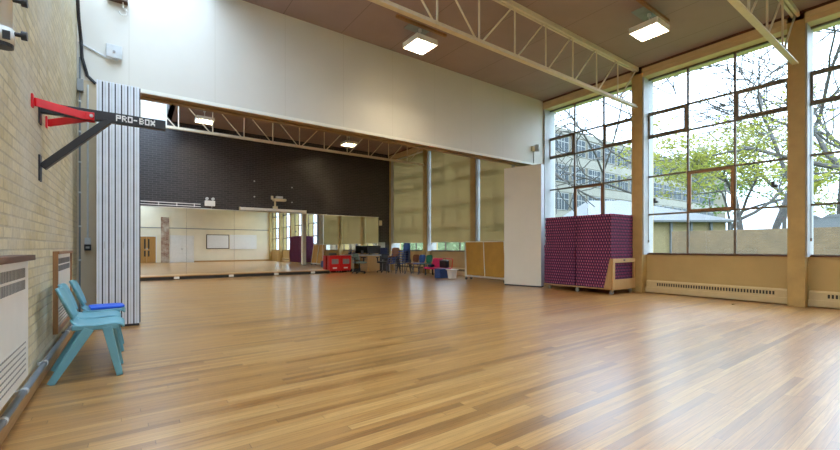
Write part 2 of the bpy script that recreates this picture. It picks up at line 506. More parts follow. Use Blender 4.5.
wl = ['tall steel window behind the camera', 'tall steel window at the right edge of the photo', 'tall steel window in the middle of the right wall, trees outside',
      'tall steel window behind the purple mat stack', 'blinded window nearest the opening', 'blinded window right of the far pillar', 'blinded window beside the dark brick wall']
for i, (y0, y1) in enumerate(bays):
    window(i+1, y0, y1, wl[i], ((2.52, 1.33), (.25, 1.45)) if i == 2 else ())

# skirting convector heaters
def heater(y0, y1, label, name='convector_heater'):
    t = thing(name, label, 'heater', (XR, y0, 0), 0, 'skirting heaters under the windows')
    L = y1-y0
    b = MB(); b.prism([(-.08,.02),(0,.02),(0,.31),(-.05,.31),(-.08,.28)], 1, .02, L-.02); b.build('casing', 'heater', t)
    b = MB(); b.box(-.095,-.08,.0,L,.02,.14); b.build('lower_panel', 'heater', t)
    b = MB(); y = .22
    while y < L-.25:
        b.box(-.084,-.06,y,y+.03,.185,.255); y += .052
    b.build('vent_slots', 'slot', t)
hl = [None, 'cream skirting heater at the right edge of the photo', 'long cream skirting heater under the middle window', 'cream skirting heater behind the purple mat stack',
      'cream skirting heater behind the tan board trolley', 'cream skirting heater behind the pink bench', 'cream skirting heater behind the stacked blue chairs']
for i in (1, 2, 3, 4, 5, 6): heater(bays[i][0]+.01, bays[i][1]-.01, hl[i])

# roller blinds in the back room
bl = {4: 'olive roller blind nearest the white folding panel', 5: 'olive roller blind in the middle, above the pink bench', 6: 'olive roller blind next to the dark brick wall'}
for i in (4, 5, 6):
    y0, y1 = bays[i]
    t = thing('roller_blind', bl[i], 'blind', (10.50, (y0+y1)/2, 5.3), 0, 'roller blinds in the back room')
    L = (y1-y0)/2
    b = MB(); b.box(-.004,.004,-L+.03,L-.1,1.33-5.3,.0); b.build('fabric', 'blind', t)
    b = MB(); b.tube([(0,-L,.03),(0,L,.03)],.035,10); b.build('roller_tube', 'white', t)
    b = MB(); b.box(-.012,.012,-L+.03,L-.1,1.315-5.3,1.345-5.3); b.build('bottom_bar', 'cream', t)
    b = MB(); b.tube([(-.03,L-.04,0),(-.03,L-.04,1.2-5.3)],.006,6); b.build('chain', 'white', t)

# left wall skirting, pipe
b = MB(); b.box(XL, XL+.022, YR, YH0, 0, .12); b.box(XL, XL+.022, YH1, YB-.6, 0, .12)
struct(b.build('baseboard_left', 'skirt'), 'oak skirting board below the grey pipe', 'baseboard')
o = thing('heating_pipe', 'grey heating pipe running low along the brick wall', 'pipe', (XL, 3.0, .165))
b = MB(); b.tube([(.045,-6.5,0),(.045,4.75,0)],.021,12); b.build('pipe', 'pipe', o, smooth=True)
for y in (-1.2, .2, .78, 1.6, 3.1, 4.3):
    b = MB(); b.tube([(.045,y-.018,0),(.045,y+.018,0)],.026,12); b.box(.003,.045,y-.012,y+.012,-.012,.012); b.build('clip', 'lightgrey', o)

# radiator covers
def radiator(y0, y1, z0, z1, label, wooden):
    t = thing('radiator_cover', label, 'radiator', (XL, y0, z0)); L = y1-y0; H = z1-z0
    d = .04 if wooden else .085
    if wooden:
        b = MB(); b.box(0,d,0,.035,0,H); b.box(0,d,L-.035,L,0,H); b.box(0,d+.01,0,L,H,H+.03); b.box(0,d,.035,L-.035,0,.05)
        b.build('wooden_frame', 'midwood', t)
        b = MB(); b.box(0,d-.015,.035,L-.035,.05,H); b.build('front_panel', 'offwhite', t, bevel=.004)
    else:
        b = MB(); b.box(0,d,0,L,0,H); b.build('casing', 'radiator', t, bevel=.006)
        b = MB(); b.box(-.0,d+.03,-.0,L+.03,H,H+.035); b.build('top_shelf', 'darkwood', t)
    b = MB()
    dd0 = d if not wooden else d-.015; b.box(dd0-.012,dd0+.001,max(.1,L-1.6)-.03,L-.11,H-.19,H-.035)
    dd = d if not wooden else d-.015
    y = L-.12
    while y > max(.1, L-1.6):
        for r in range(2):
            b.box(dd-.01,dd+.003,y-.018,y,H-.105-r*.075,H-.045-r*.075,1)
        y -= .034
    b.build('top_grille', ['radiator', 'grille'], t)
    b = MB(); b.box(dd-.012,dd+.001,max(.1,L-1.8)-.03,L-.09,.05,.255); y = L-.1
    while y > max(.1, L-1.8):
        for r in range(6):
            b.box(dd-.01,dd+.0025,y-.028,y,.06+r*.035,.07+r*.035,1)
        y -= .04
    b.build('bottom_grille', ['radiator', 'grille'], t)
radiator(1.4, 3.66, .3, 1.06, 'white radiator cover with slotted grille at the left edge', False)
radiator(5.45, 6.7, .26, 1.07, 'wood-framed radiator cover on the brick wall behind the blue chairs', True)

# ------------------------------------------------------------------ blue chairs
def blue_chair(loc, label):
    t = thing('plastic_chair', label, 'chair', loc, 0, 'blue plastic chairs along the brick wall')
    prof = [(.482,.415,.17),(.47,.445,.195),(.43,.457,.205),(.33,.450,.21),(.22,.442,.205),(.16,.452,.185),(.125,.482,.155),(.105,.52,.14)]
    rows = []
    for x, z, hw in prof:
        rows.append([(x, hw*v, z + (.012*abs(v)**3 if .15 < x < .44 else 0)) for v in (-1,-.8,-.4,0,.4,.8,1)])
    b = MB(); b.grid(rows); b.build('seat', 'chair', t, smooth=True, solid=.022, sub=1)
    prof = [(.108,.515,.13),(.095,.545,.135),(.085,.575,.17),(.068,.62,.195),(.045,.68,.2),(.022,.74,.195),(.008,.775,.17),(.004,.785,.12)]
    rows = [[(x+.03*v*v, hw*v, z) for v in (-1,-.8,-.4,0,.4,.8,1)] for x, z, hw in prof]
    b = MB(); b.grid(rows); b.build('backrest', 'chair', t, smooth=True, solid=.024, sub=1)
    for sy in (-1, 1):
        b = MB(); b.bar((.36,sy*.185,.44),(.452,sy*.207,0),.072,.042,(0,1,0),.048,.036); b.build('leg', 'chair', t, bevel=.006)
        b = MB(); b.bar((.235,sy*.185,.435),(-.012,sy*.207,0),.078,.042,(0,1,0),.052,.036); b.build('leg', 'chair', t, bevel=.006)
        b = MB(); b.bar((.12,sy*.187,.452),(.44,sy*.187,.435),.03,.045); b.build('side_rail', 'chair', t, bevel=.008)
    return t
blue_chair((-.515, 4.70, 0), 'front blue plastic chair with empty seat, nearest the camera')
blue_chair((-.55, 5.19, 0), 'middle blue plastic chair with empty seat in the row of three')
blue_chair((-.515, 5.69, 0), 'farthest blue plastic chair with a bright blue pad on its seat')
b = MB()
b.prism([(.0,-.16),(.26,-.15),(.30,-.10),(.30,.10),(.26,.15),(.0,.16)], 2, .0, .024)
o = b.build('seat_pad', 'blueclo', bevel=.006); o.location = (-.345, 5.67, .472); o.rotation_euler = (0,0,.12)
tag(o, 'flat bright blue pad lying on the farthest plastic chair', 'pad')

# ------------------------------------------------------------------ punch bag bracket
t = thing('wall_bracket', 'black and red steel punch bag bracket jutting from the brick wall', 'bracket', (XL, 4.70, 1.8))
Z0 = 2.36-1.8
def bx(x): return x-XL
b = MB(); b.box(0,bx(.295),-.03,.03,.495,.587); b.build('beam', 'black', t, bevel=.004)
b = MB(); b.bar((.02,0,.03),(bx(-.15),0,.51),.055,.075,(0,1,0)); b.build('brace', 'black', t, bevel=.004)
b = MB(); b.box(0,.012,-.05,.05,.40,.60); b.build('upper_plate', 'black', t)
b = MB(); b.box(0,.012,-.05,.05,-.09,.13); b.build('lower_plate', 'black', t)
for sy in (-1, 1):
    b = MB(); b.bar((.02,sy*.34,.495),(bx(-.32),sy*.045,.515),.02,.065); b.box(bx(-.35),bx(-.25),min(sy*.03,sy*.05),max(sy*.03,sy*.05),.485,.555); s = b.build('side_arm', 'red', t, bevel=.003)
    b = MB(); b.box(0,.012,sy*.34-.03,sy*.34+.03,.45,.55); b.build('foot_plate', 'red', s)
    b = MB(); b.cyl((bx(-.27),sy*.055,.52),(0,1,0),.014,.03,8); b.build('bolt', 'chrome', s)
# lettering on the beam
GL = {'P':['1111','1001','1111','1000','1000'],'R':['1110','1001','1110','1010','1001'],'O':['1111','1001','1001','1001','1111'],
      '-':['0000','0000','1110','0000','0000'],'B':['1110','1001','1110','1001','1110'],'X':['1001','1111','0110','1111','1001']}
b = MB(); cw, chh = .0092, .0112; x0 = bx(-.095)
for ch in 'PRO-BOX':
    for r, row in enumerate(GL[ch]):
        k = 0
        while k < 4:
            if row[k] == '1':
                e = k
                while e < 4 and row[e] == '1': e += 1
                b.box(x0+k*cw, x0+e*cw, -.033, -.0295, .571-(r+1)*chh-.0, .571-r*chh+.0005); k = e
            else: k += 1
    x0 += 4*cw+.0075
b.build('lettering', 'white', t)

# white pole top left
t = thing('wall_pole', 'thick white wall pole with black clamp knobs at top left', 'pole', (XL+.065, 3.09, 2.23))
b = MB(); b.tube([(0,0,.1),(0,0,1.4)],.042,18); b.build('tube', 'white', t, smooth=True)
b = MB(); b.tube([(0,0,.0),(0,0,.02)],.046,16); b.build('end_cap', 'black', t)
b = MB(); b.tube([(0,0,.02),(0,0,.10)],.05,18); b.build('collar', 'white', t, smooth=True)
b = MB(); b.box(.01,.04,-.057,-.046,.03,.075); b.build('label_plate', 'black', t)
for z in (.085,.27):
    b = MB(); b.tube([(.03,.0,z),(.085,.0,z)],.012,8); b.tube([(.075,0,z),(.10,0,z)],.024,12); b.build('clamp_knob', 'black', t)
b = MB(); b.tube([(0,0,.36),(0,0,.40)],.045,16); b.build('joint_ring', 'lightgrey', t)
for z in (.3, .9):
    b = MB(); b.box(-.07,-.03,-.03,.03,z-.03,z+.03); b.build('wall_clip', 'grey', t)

# ------------------------------------------------------------------ cables, boxes on the left end of the divider
o = MB().tube([(XL+.024,7.0,5.5),(XL+.03,7.3,4.95),(XL+.035,7.6,4.45),(XL+.05,7.76,4.2),(XL+.06,7.76,3.95),(XL+.12,7.765,3.7),(XL+.22,7.77,3.6)],.022,8).build('cable_run', 'black', origin=(XL+.02,7.0,5.5))
tag(o, 'thick black cable sagging down the corner above the bracket', 'cable')
t = thing('corner_conduit', 'grey conduit running down the corner left of the folded partition', 'conduit', (XL+.035, 7.765, 0))
b = MB(); b.tube([(0,0,.1),(0,0,3.95)],.011,8); b.build('tube', 'pipe', t)
for z in (.5,.95,1.45,1.95,2.4,2.85,3.3):
    b = MB(); b.box(-.016,.016,-.014,.035,z-.012,z+.012); b.build('clip', 'lightgrey', t)
b = MB(); b.box(-.03,.04,-.04,.035,3.45,3.62); b.build('junction_box', 'grey', t)
t = thing('switch_box', 'small grey wall switch with black cover at the end of a conduit', 'switch', (-.495, YH0, 1.12))
b = MB(); b.box(-.035,.035,-.05,0,.06,.16); b.build('grey_box', 'lightgrey', t, bevel=.004)
b = MB(); b.box(-.04,.04,-.055,0,-.03,.06); b.build('black_cover', 'black', t, bevel=.006)
b = MB(); b.tube([(0,-.015,.16),(0,-.015,2.45)],.012,8); b.build('conduit', 'lightgrey', t)
b = MB(); b.box(-.022,.022,-.058,-.054,.0,.03); b.build('rocker', 'grey', t)

t = thing('motion_sensor', 'square white floodlight box on the divider above the folded partition', 'sensor', (-.18, YH0, 4.12))
b = MB(); b.box(-.1,.1,-.1,-.02,-.09,.11); b.build('housing', 'lightgrey', t, bevel=.01)
b = MB(); b.box(-.03,.03,-.03,0,-.05,.05); b.build('mount', 'grey', t)
b = MB(); b.cyl((.0,-.105,.0),(0,1,0),.018,.02,10); b.build('lens', 'grey', t)
b = MB(); b.tube([(-.42,-.015,.06),(-.1,-.02,-.08),(.05,-.03,-.1)],.013,8); b.build('feed_conduit', 'lightgrey', t)
t = thing('ceiling_hook', 'white hook hanging under a brown plate at top left', 'hook', (-.07, YH0, 4.93))
b = MB(); b.box(-.2,.06,-.12,0,0,.035); b.build('plate', 'darkwood', t)
b = MB(); pts = [(0,-.06,0),(0,-.06,-.08)]+[(-.0+.05*math.sin(a)-.0,-.06,-.14+.06*math.cos(a)) for a in [k*PI/7 for k in range(0,11)]]
b.tube(pts,.009,8); b.build('hook', 'white', t)
t = thing('wall_detector', 'grey detector on the divider above the white folding panel', 'detector', (9.92, YH0, 4.03))
b = MB(); b.tube([(0,-.1,-.02),(.02,-.1,.16)],.075,14); b.build('dome', 'lightgrey', t, smooth=True)
b = MB(); b.box(-.16,-.02,-.06,0,-.02,.12); b.build('bracket', 'cream', t)
b = MB(); b.tube([(-.04,-.012,0),(-.04,-.012,-.36)],.01,6); b.build('cable', 'grey', t)

# ------------------------------------------------------------------ folding partitions
def fold_partition(x0, n, pitch, label, xface=None):
    t = thing('folding_partition', label, 'partition', (x0, 7.7, 0), 0, 'folding partition stacks')
    for k in range(n):
        a = k*pitch
        b = MB(); b.box(a,a+pitch-.016,-.55,.55,.035,3.47); p = b.build('panel', 'offwhite', t)
        b = MB(); b.box(a-.0005,a+.018,-.558,-.55,.035,3.47); b.box(a+.030,a+pitch-.0155,-.558,-.55,.035,3.47); b.build('edge_profile', 'alu', p)
        b = MB(); b.box(a+.018,a+.030,-.5535,-.55,.04,3.46); b.build('edge_groove', 'lightgrey', p)
        b = MB(); b.box(a+pitch-.016,a+pitch,-.535,.545,.04,3.46); b.build('seal', 'seal', p)
        b = MB(); b.tube([(a+.027,0.35,3.47),(a+.027,.35,3.59)],.012,8); b.build('hanger', 'grey', p)
        if k in (1, 4):
            b = MB(); b.box(a+.008,a+.022,-.563,-.558,1.12,1.22); b.build('lock_plate', 'lightgrey', p)
    b = MB(); b.box(0,n*pitch-.016,-.53,.53,.0,.035); b.build('bottom_seal', 'seal', t)
fold_partition(-.36, 7, .0715, 'concertina partition folded into a tall striped stack beside the blue chairs')
# right-hand panel: one wide leaf parked across the track, a second one behind it
t = thing('folding_partition', 'wide cream partition panel parked at the right end of the opening', 'partition', (9.36, 7.13, 0), math.radians(14.5), 'folding partition stacks')
for k in range(3):
    b = MB(); b.box(k*.072, k*.072+.058, 0, 1.14, .035, 3.47); p = b.build('panel', 'offwhite', t)
    b = MB(); b.box(k*.072-.001, k*.072+.059, -.01, 0, .035, 3.47); b.build('edge_profile', 'alu', p)
    b = MB(); b.box(k*.072+.058, k*.072+.072, .01, 1.13, .04, 3.46); b.build('seal', 'seal', p)
    b = MB(); b.tube([(k*.072+.03,.9,3.47),(k*.072+.03,.9,3.59)],.012,8); b.build('hanger', 'grey', p)
b = MB(); b.box(0.005,.2,.01,1.13,.0,.035); b.build('bottom_seal', 'seal', t)

# ------------------------------------------------------------------ ceiling lights
def ceiling_light(x, y, label, first=None):
    t = thing('ceiling_light', label, 'light', (x, y, ZC), 0, 'square ceiling lights')
    w = .255; z1 = -.30; z0 = -.41
    b = MB(); b.box(-w,w,-w,w,z1-.012,z1); b.box(-w,-w+.012,-w,w,z0,z1-.012); b.box(w-.012,w,-w,w,z0,z1-.012)
    b.box(-w+.012,w-.012,-w,-w+.012,z0,z1-.012); b.box(-w+.012,w-.012,w-.012,w,z0,z1-.012)
    b.build('housing', 'lampbody', t)
    b = MB(); b.box(-w+.013,w-.013,-w+.013,w-.013,z1-.03,z1-.014); b.build('diffuser', 'lamp', t)
    b = MB()
    for k in range(1,5): b.box(-w+.013,w-.013,-w+k*.102-.003,-w+k*.102+.003,z0+.002,z0+.065)
    for k in range(1,4): b.box(-w+k*.1275-.003,-w+k*.1275+.003,-w+.013,w-.013,z0+.012,z0+.065)
    b.build('louvre', 'lampbody', t)
    b = MB(); b.tube([(0,0,z1),(0,0,-.05)],.012,8); b.tube([(0,0,-.1),(0,0,-.05)],.035,10); b.build('stem', 'lightgrey', t)
    b = MB(); b.box(-.62,.62,-.10,-.05,-.05,0); b.build('batten', 'midwood', t)
    b = MB(); b.box(-.25,.25,-.04,.22,-.012,0); b.build('hatch', 'hatch', t)
    return t
lt = ceiling_light(4.8, 6.62, 'square ceiling light near the divider, left of the truss')
for x, y, l in ((8.0, 3.62, 'square ceiling light near the tall windows, right of the truss'), 
                (4.8, .6, 'unseen square ceiling light added to light the hall over the camera'),  (8.0, -2.4, 'unseen square ceiling light added to light the rear corner by the windows'),  # both of these are unseen lamps, added for more light in the hall
                (2.0, 14.7, 'square back-room ceiling light at the left behind the far truss'), (7.15, 14.7, 'square back-room ceiling light at the right behind the far truss'),
                (4.6, 11.0, 'unseen square ceiling light added to light the back room, hidden by the divider')):  # unseen lamp, added to light the back room
    dup(lt, (x, y, ZC), 0, l)

# ------------------------------------------------------------------ roof trusses
def truss(y, label):
    x1 = XP; x0 = XL
    t = thing('roof_truss', label, 'truss', (x0, y, 4.62), 0, 'steel roof trusses')
    L = x1-x0; n = 12; d = L/n
    zt = ZC-4.62
    b = MB(); b.box(0,L,-.055,-.012,zt-.09,zt); b.box(0,L,.012,.055,zt-.09,zt); b.build('top_chord', 'truss', t)
    b = MB(); b.box(0,L-.03,-.045,.045,0,.025); b.box(0,L-.03,-.01,.01,.025,.085); b.build('bottom_chord', 'truss', t)
    for k in range(1, n):
        x = L-k*d
        b = MB(); b.tube([(x,0,.02),(x,0,zt-.02)],.017,8); b.build('post', 'truss', t)
    for k in range(n):
        xa, xb = L-k*d, L-(k+1)*d       # right and left end of the bay
        if k < n//2: p, q = (xb+.05,0,.03), (xa-.04,0,zt-.05)
        else: p, q = (xa-.05,0,.03), (xb+.04,0,zt-.05)
        b = MB(); b.tube([p,q],.017,8); b.build('diagonal', 'truss', t)
    return t
tr = truss(4.975, 'cream steel roof truss crossing the middle of the hall ceiling')
dup(tr, (XL, 2.0, 4.62), 0, 'cream steel roof truss at the top right corner of the photo')
dup(tr, (XL, 13.9, 4.62), 0, 'cream steel roof truss in the back room against dark brick')

# ------------------------------------------------------------------ back wall: step, mirror, fittings
t = thing('low_step', 'low wooden step with dark riser below the wall mirror', 'step', (XL, 16.27, 0))
b = MB(); b.box(0,7.62,.0,YB-16.272,.105,.135); b.build('tread', 'stepwood', t)
b = MB(); b.box(0,7.62,.02,.05,0,.105); b.build('riser', 'kerb', t)
for k, (x, l) in enumerate(((1.35, 'white double socket on the step riser, farthest left'), (3.1, 'white double socket on the step riser, second from left'),
                            (4.75, 'white double socket on the step riser, third from left'), (6.25, 'white double socket on the step riser beside the red trolleys'))):
    b = MB(); b.box(-.08,.08,-.035,.02,-.04,.04); o = b.build('socket', 'socket', bevel=.005); o.location = (x, 16.27, .062)
    tag(o, l, 'socket', 'sockets along the step')
mt = thing('wall_mirror', 'long wall mirror of joined panels below dark brick', 'mirror', (XL, YB, .135))
mx0, mx1 = .1, 9.72; n = 6
random.seed(3)
for k in range(n):
    a = mx0+(mx1-mx0)*k/n-XL; c = mx0+(mx1-mx0)*(k+1)/n-XL
    H = 2.40; tilt = .0034+random.uniform(-.0006,.0006); w = c-a
    b = MB()
    yb, yt = -.014-H*tilt, -.014
    b.hexa([(a+.002,yb,.0),(c-.002,yb,.0),(c-.002,-.002,.0),(a+.002,-.002,.0)],[(a+.002,yt,H),(c-.002,yt,H),(c-.002,-.002,H),(a+.002,-.002,H)])
    b.build('mirror_panel', 'mirror', mt)
b = MB(); b.box(mx0-XL,mx1-XL,-.05,0,2.40,2.425); b.build('top_strip', 'offwhite', mt)

t = thing('handrail', 'white double rail above the left part of the mirror', 'rail', (.2, YB, 2.6))
for z in (.02,.11):
    b = MB(); b.tube([(0,-.06,z),(1.95,-.06,z)],.014,8); b.build('bar', 'white', t)
for x in (.1,.65,1.2,1.75):
    b = MB(); b.box(x-.012,x+.012,-.07,0,.0,.13); b.build('bracket', 'white', t)
t = thing('emergency_light', 'white twin-head emergency light on the dark brick', 'light', (2.46, YB, 2.66))
b = MB(); b.box(-.17,.17,-.1,0,0,.2); b.build('case', 'socket', t, bevel=.008)
for s in (-1,1):
    b = MB(); b.tube([(s*.1,-.05,.2),(s*.1,-.05,.235)],.015,8); b.tube([(s*.1,-.12,.27),(s*.1,-.02,.27)],.052,12); b.build('lamp_head', 'lightgrey', t)
b = MB(); b.tube([(.07,-.02,0),(.07,-.02,-.1),(-.3,-.02,-.1)],.012,6); b.build('conduit', 'white', t)
t = thing('screen_case', 'long white roller screen case along the mirror top', 'screen', (3.48, YB, 2.62))
b = MB(); b.box(0,2.64,-.17,-.03,-.05,.06); b.build('case', 'white', t, bevel=.015)
for x in (0,2.62):
    b = MB(); b.box(x,x+.02,-.18,0,-.06,.07); b.build('end_cap', 'cream', t)
t = thing('wall_projector', 'cream short-throw projector on a bracket above the screen case', 'projector', (4.85, YB, 2.69))
b = MB(); b.box(-.03,.03,-.05,0,0,.42); b.box(-.09,.09,-.1,0,.0,.1); b.build('bracket', 'cream', t)
b = MB(); b.box(-.12,.38,-.32,-.05,.30,.40); b.build('body', 'cream', t, bevel=.02)
b = MB(); b.tube([(-.16,-.18,.36),(-.16,-.18,.50)],.05,10); b.build('lens_hood', 'cream', t)
b = MB(); b.box(.0,.25,-.26,-.1,.42,.5); b.build('upper_arm', 'lightgrey', t)
for (x, z, l) in ((4.05,3.75,'upper left'),(4.05,3.13,'lower left'),(5.55,3.62,'upper right'),(5.55,3.0,'lower right')):
    o = MB().cyl((x,YB-.01,z),(0,1,0),.03,.02,8).build('wall_fixing', 'lightgrey', origin=(x,YB,z)); tag(o, 'tiny pale screw fixing on dark brick, %s of the four' % l, 'fixing', 'screw fixings above the projector')
b = MB(); b.box(-.07,.07,-.05,0,-.12,.12); o = b.build('wall_switch', 'cream', bevel=.006); o.location = (9.83, YB, 2.28); tag(o, 'cream switch box on dark brick right of the mirror', 'switch')
b = MB(); b.box(-.17,.17,-.01,0,-.13,.13); o = b.build('notice', 'lightgrey'); o.location = (9.92, YB, 1.22); tag(o, 'pale notice sheet on dark brick beside the corner', 'notice')

# ------------------------------------------------------------------ rear wall (seen in the mirror)
def door(n, x0, x1, z1, mat, label, glazed):
    d = sempty('door_%d' % n, label, 'door', (x0, YR, 0)); W = x1-x0
    b = MB(); b.box(-.06,0,0,.05,0,z1+.06); b.box(W,W+.06,0,.05,0,z1+.06); b.box(-.06,W+.06,0,.05,z1,z1+.06); b.build('frame', 'white', d)
    for k in range(2):
        a = k*W/2+.005; c = (k+1)*W/2-.005
        b = MB(); b.box(a,c,0.001,.035,.01,z1-.005); lf = b.build('leaf', mat, d)
        if glazed:
            xm = a+.12 if k == 1 else c-.12
            b = MB(); b.box(xm-.05,xm+.05,.034,.04,.5,.95); b.box(xm-.05,xm+.05,.034,.04,1.1,1.85); b.build('vision_panel', 'black', lf)
        b = MB(); xh = c-.04 if k == 0 else a+.04; b.box(xh-.02,xh+.02,.035,.06,1.0,1.16); b.build('handle', 'chrome', lf)
door(1, .55, 1.72, 2.05, 'dooroak', 'orange oak double door in the rear wall', True)
door(2, 2.72, 4.28, 2.12, 'white', 'white double door in the rear wall', False)
b = MB(); b.box(2.06,2.6,YR,YR+.06,0,3.6); struct(b.build('trim_9', 'brick_red'), 'strip of bare red brick in the rear wall', 'trim')
b = MB(); b.box(XL,XR,YR,YR+.03,2.72,2.78); struct(b.build('trim_10', 'grey'), 'grey dado line on the rear wall', 'trim')
b = MB(); b.box(XL,.49,YR,YR+.02,0,.12); b.box(4.36,XR,YR,YR+.02,0,.12); struct(b.build('baseboard_rear', 'skirt'), 'oak skirting of the rear wall', 'baseboard')
t = thing('whiteboard', 'black-framed whiteboard on the rear wall, seen in the mirror', 'whiteboard', (5.25, YR, 1.1))
b = MB(); b.box(0,1.75,0,.03,0,1.2); b.build('frame', 'black', t)
b = MB(); b.box(.05,1.70,.03,.035,.05,1.15); b.build('surface', 'whiteboard', t)
b = MB(); b.box(0,2.2,.0,.03,0,1.25); o = b.build('projection_board', 'whiteboard'); o.location = (7.05, YR+.004, 1.05); tag(o, 'plain white board without frame on the rear wall, seen in the mirror', 'whiteboard')

# ------------------------------------------------------------------ mat trolley
TX0, TX1, TY0, TY1 = 9.26, 10.28, 5.04, 6.93
t = thing('mat_trolley', 'plywood trolley on casters carrying the purple mats', 'trolley', (TX0, TY0, 0))
W, L = TX1-TX0, TY1-TY0
b = MB(); b.box(-.01,W+.01,-.03,L+.02,.115,.145); b.build('deck', 'ply', t)
for y0 in (-.045,):
    b = MB()
    b.prism([(-.02,.115),(W+.02,.115),(W+.02,.36),(-.02,.36)], 1, y0, y0+.035)
    b.box(-.02,.075,y0,y0+.035,.36,.76); b.box(W-.055,W+.02,y0,y0+.035,.36,.76); b.box(-.02,W+.02,y0,y0+.035,.76,.86)
    b.build('end_frame', 'ply', t)
    b = MB(); b.box(W/2-.05,W/2+.03,y0-.003,y0+.038,.80,.835); b.build('hand_hole', 'black', t)
# raked cheek beside the end frame
b = MB(); b.prism([(-.01,.145),(.17,.145),(.02,.86),(-.01,.86)], 0, -.045, -.02)
b.build('side_cheek', 'ply', t)
for x in (.08, W-.08):
    for y in (.04, L/2, L-.12):
        b = MB(); b.box(x-.04,x+.04,y-.04,y+.04,.105,.115); b.box(x-.028,x-.02,y-.03,y+.03,.04,.105); b.box(x+.02,x+.028,y-.03,y+.03,.04,.105)
        c = b.build('caster', 'caster', t)
        b = MB(); b.cyl((x,y,.045),(1,0,0),.045,.036,14); b.build('wheel', 'grey', c)

def mat_mesh(ph):
    n = 14; w = 1.; p = w/n; dp = .014; h = .0725
    pts = []
    def side(ox, oy, dx, dy, nx, ny):
        for k in range(n):
            for f in (0,.5):
                o = dp if (f == 0) == (ph == 0) else 0
                a = (k+f)*p; c = a+.5*p
                pts.append((ox+dx*(a+.04*p)-nx*o, oy+dy*(a+.04*p)-ny*o)); pts.append((ox+dx*(c-.04*p)-nx*o, oy+dy*(c-.04*p)-ny*o))
    h2 = w/2
    side(-h2,-h2,1,0,0,-1); side(h2,-h2,0,1,1,0); side(h2,h2,-1,0,0,1); side(-h2,h2,0,-1,-1,0)
    pts = [(x*1.03, y*.925) for x, y in pts]
    b = MB(); bm = b.bm; lev = [0,.022,.036,.062,h]
    R = []
    for k, z in enumerate(lev): R.append([bm.verts.new((x,y,z)) for x, y in pts])
    N = len(pts)
    for k in range(len(lev)-1):
        for i in range(N):
            j = (i+1) % N
            f = bm.faces.new((R[k][i],R[k][j],R[k+1][j],R[k+1][i])); f.material_index = (1,1,0,0)[k] if (i % 4) != (2-2*ph) else 1
            inner = (i % 4) == 2*ph
            if inner and k in (1, 2): f.material_index = 2  # pale pink dots: highlights on the jigsaw edge put into the colour
    bm.faces.new(R[0][::-1]).material_index = 1
    bm.faces.new(R[-1])
    return b
m0 = mat_mesh(0).build('floor_mat', ['matpurple', 'matnavy', 'mathighlight']); alt = None
random.seed(11)
for st, yc in ((0, TY0+.475), (1, TY0+1.412)):
    for k in range(24):
        if st == 0 and k == 0: o = m0
        elif alt is None: o = alt = mat_mesh(1).build('floor_mat', ['matpurple', 'matnavy', 'mathighlight'])
        else: o = (m0, alt)[k % 2].copy(); COL.objects.link(o)
        z = .146+k*.0745
        j = .004 if k < 10 else .012
        o.location = (TX0+.515+random.uniform(-j,j), yc+random.uniform(-j,j)*.5+(.03*st if k < 14 else 0), z)
        lab = 'lowest' if k == 0 else ordinal(24-k) + ('' if k == 23 else ' from the top')
        tag(o, 'purple jigsaw foam mat, %s, %s' % (lab, 'in the stack nearer the camera' if st == 0 else 'in the farther stack by the opening'), 'mat', 'purple foam mats on the trolley')

# ------------------------------------------------------------------ tan board trolley
t = thing('board_trolley', 'folded tan boards in a white steel frame on wheels', 'trolley', (9.62, 8.56, 0))
L = 1.85
b = MB()
for x in (-.12,.16):
    b.tube([(x,0,.13),(x,L,.13)],.02,8)
for y in (0.,L): b.tube([(-.12,y,.13),(.16,y,.13)],.02,8)
b.build('base_frame', 'white', t)
for y0, y1 in ((.02,.9),(.92,1.80)):
    b = MB(); b.hexa([(-.10,y0,.17),(-.10,y1,.17),(-.075,y1,.17),(-.075,y0,.17)][::-1],[(.0,y0+.17,1.295),(.0,y1+.17,1.295),(.025,y1+.17,1.295),(.025,y0+.17,1.295)][::-1]); b.build('board', 'tan', t)
    b = MB(); b.hexa([(.075,y0,.17),(.075,y1,.17),(.1,y1,.17),(.1,y0,.17)][::-1],[(.03,y0+.17,1.295),(.03,y1+.17,1.295),(.055,y1+.17,1.295),(.055,y0+.17,1.295)][::-1]); b.build('board', 'tan', t)
for y in (.0,.91,1.80):
    b = MB(); b.bar((-.115,y,.15),(-.01,y+.17,1.31),.025,.025); b.build('edge_strip', 'offwhite', t)
b = MB(); b.tube([(0.02,0.1,1.31),(0.02,1.97,1.31)],.02,8); b.build('top_rail', 'offwhite', t)
b = MB(); b.tube([(-.12,L,.13),(-.12,L+.02,1.3),(.02,L+.02,1.31)],.016,8); b.build('end_post', 'white', t)
for x in (-.1,.14):
    for y in (.05,L-.03):
        b = MB(); b.cyl((x,y,.05),(1,0,0),.05,.03,14); w = b.build('wheel', 'black', t)
        b = MB(); b.box(x-.022,x+.022,y-.012,y+.012,.05,.12); b.build('fork', 'caster', w)

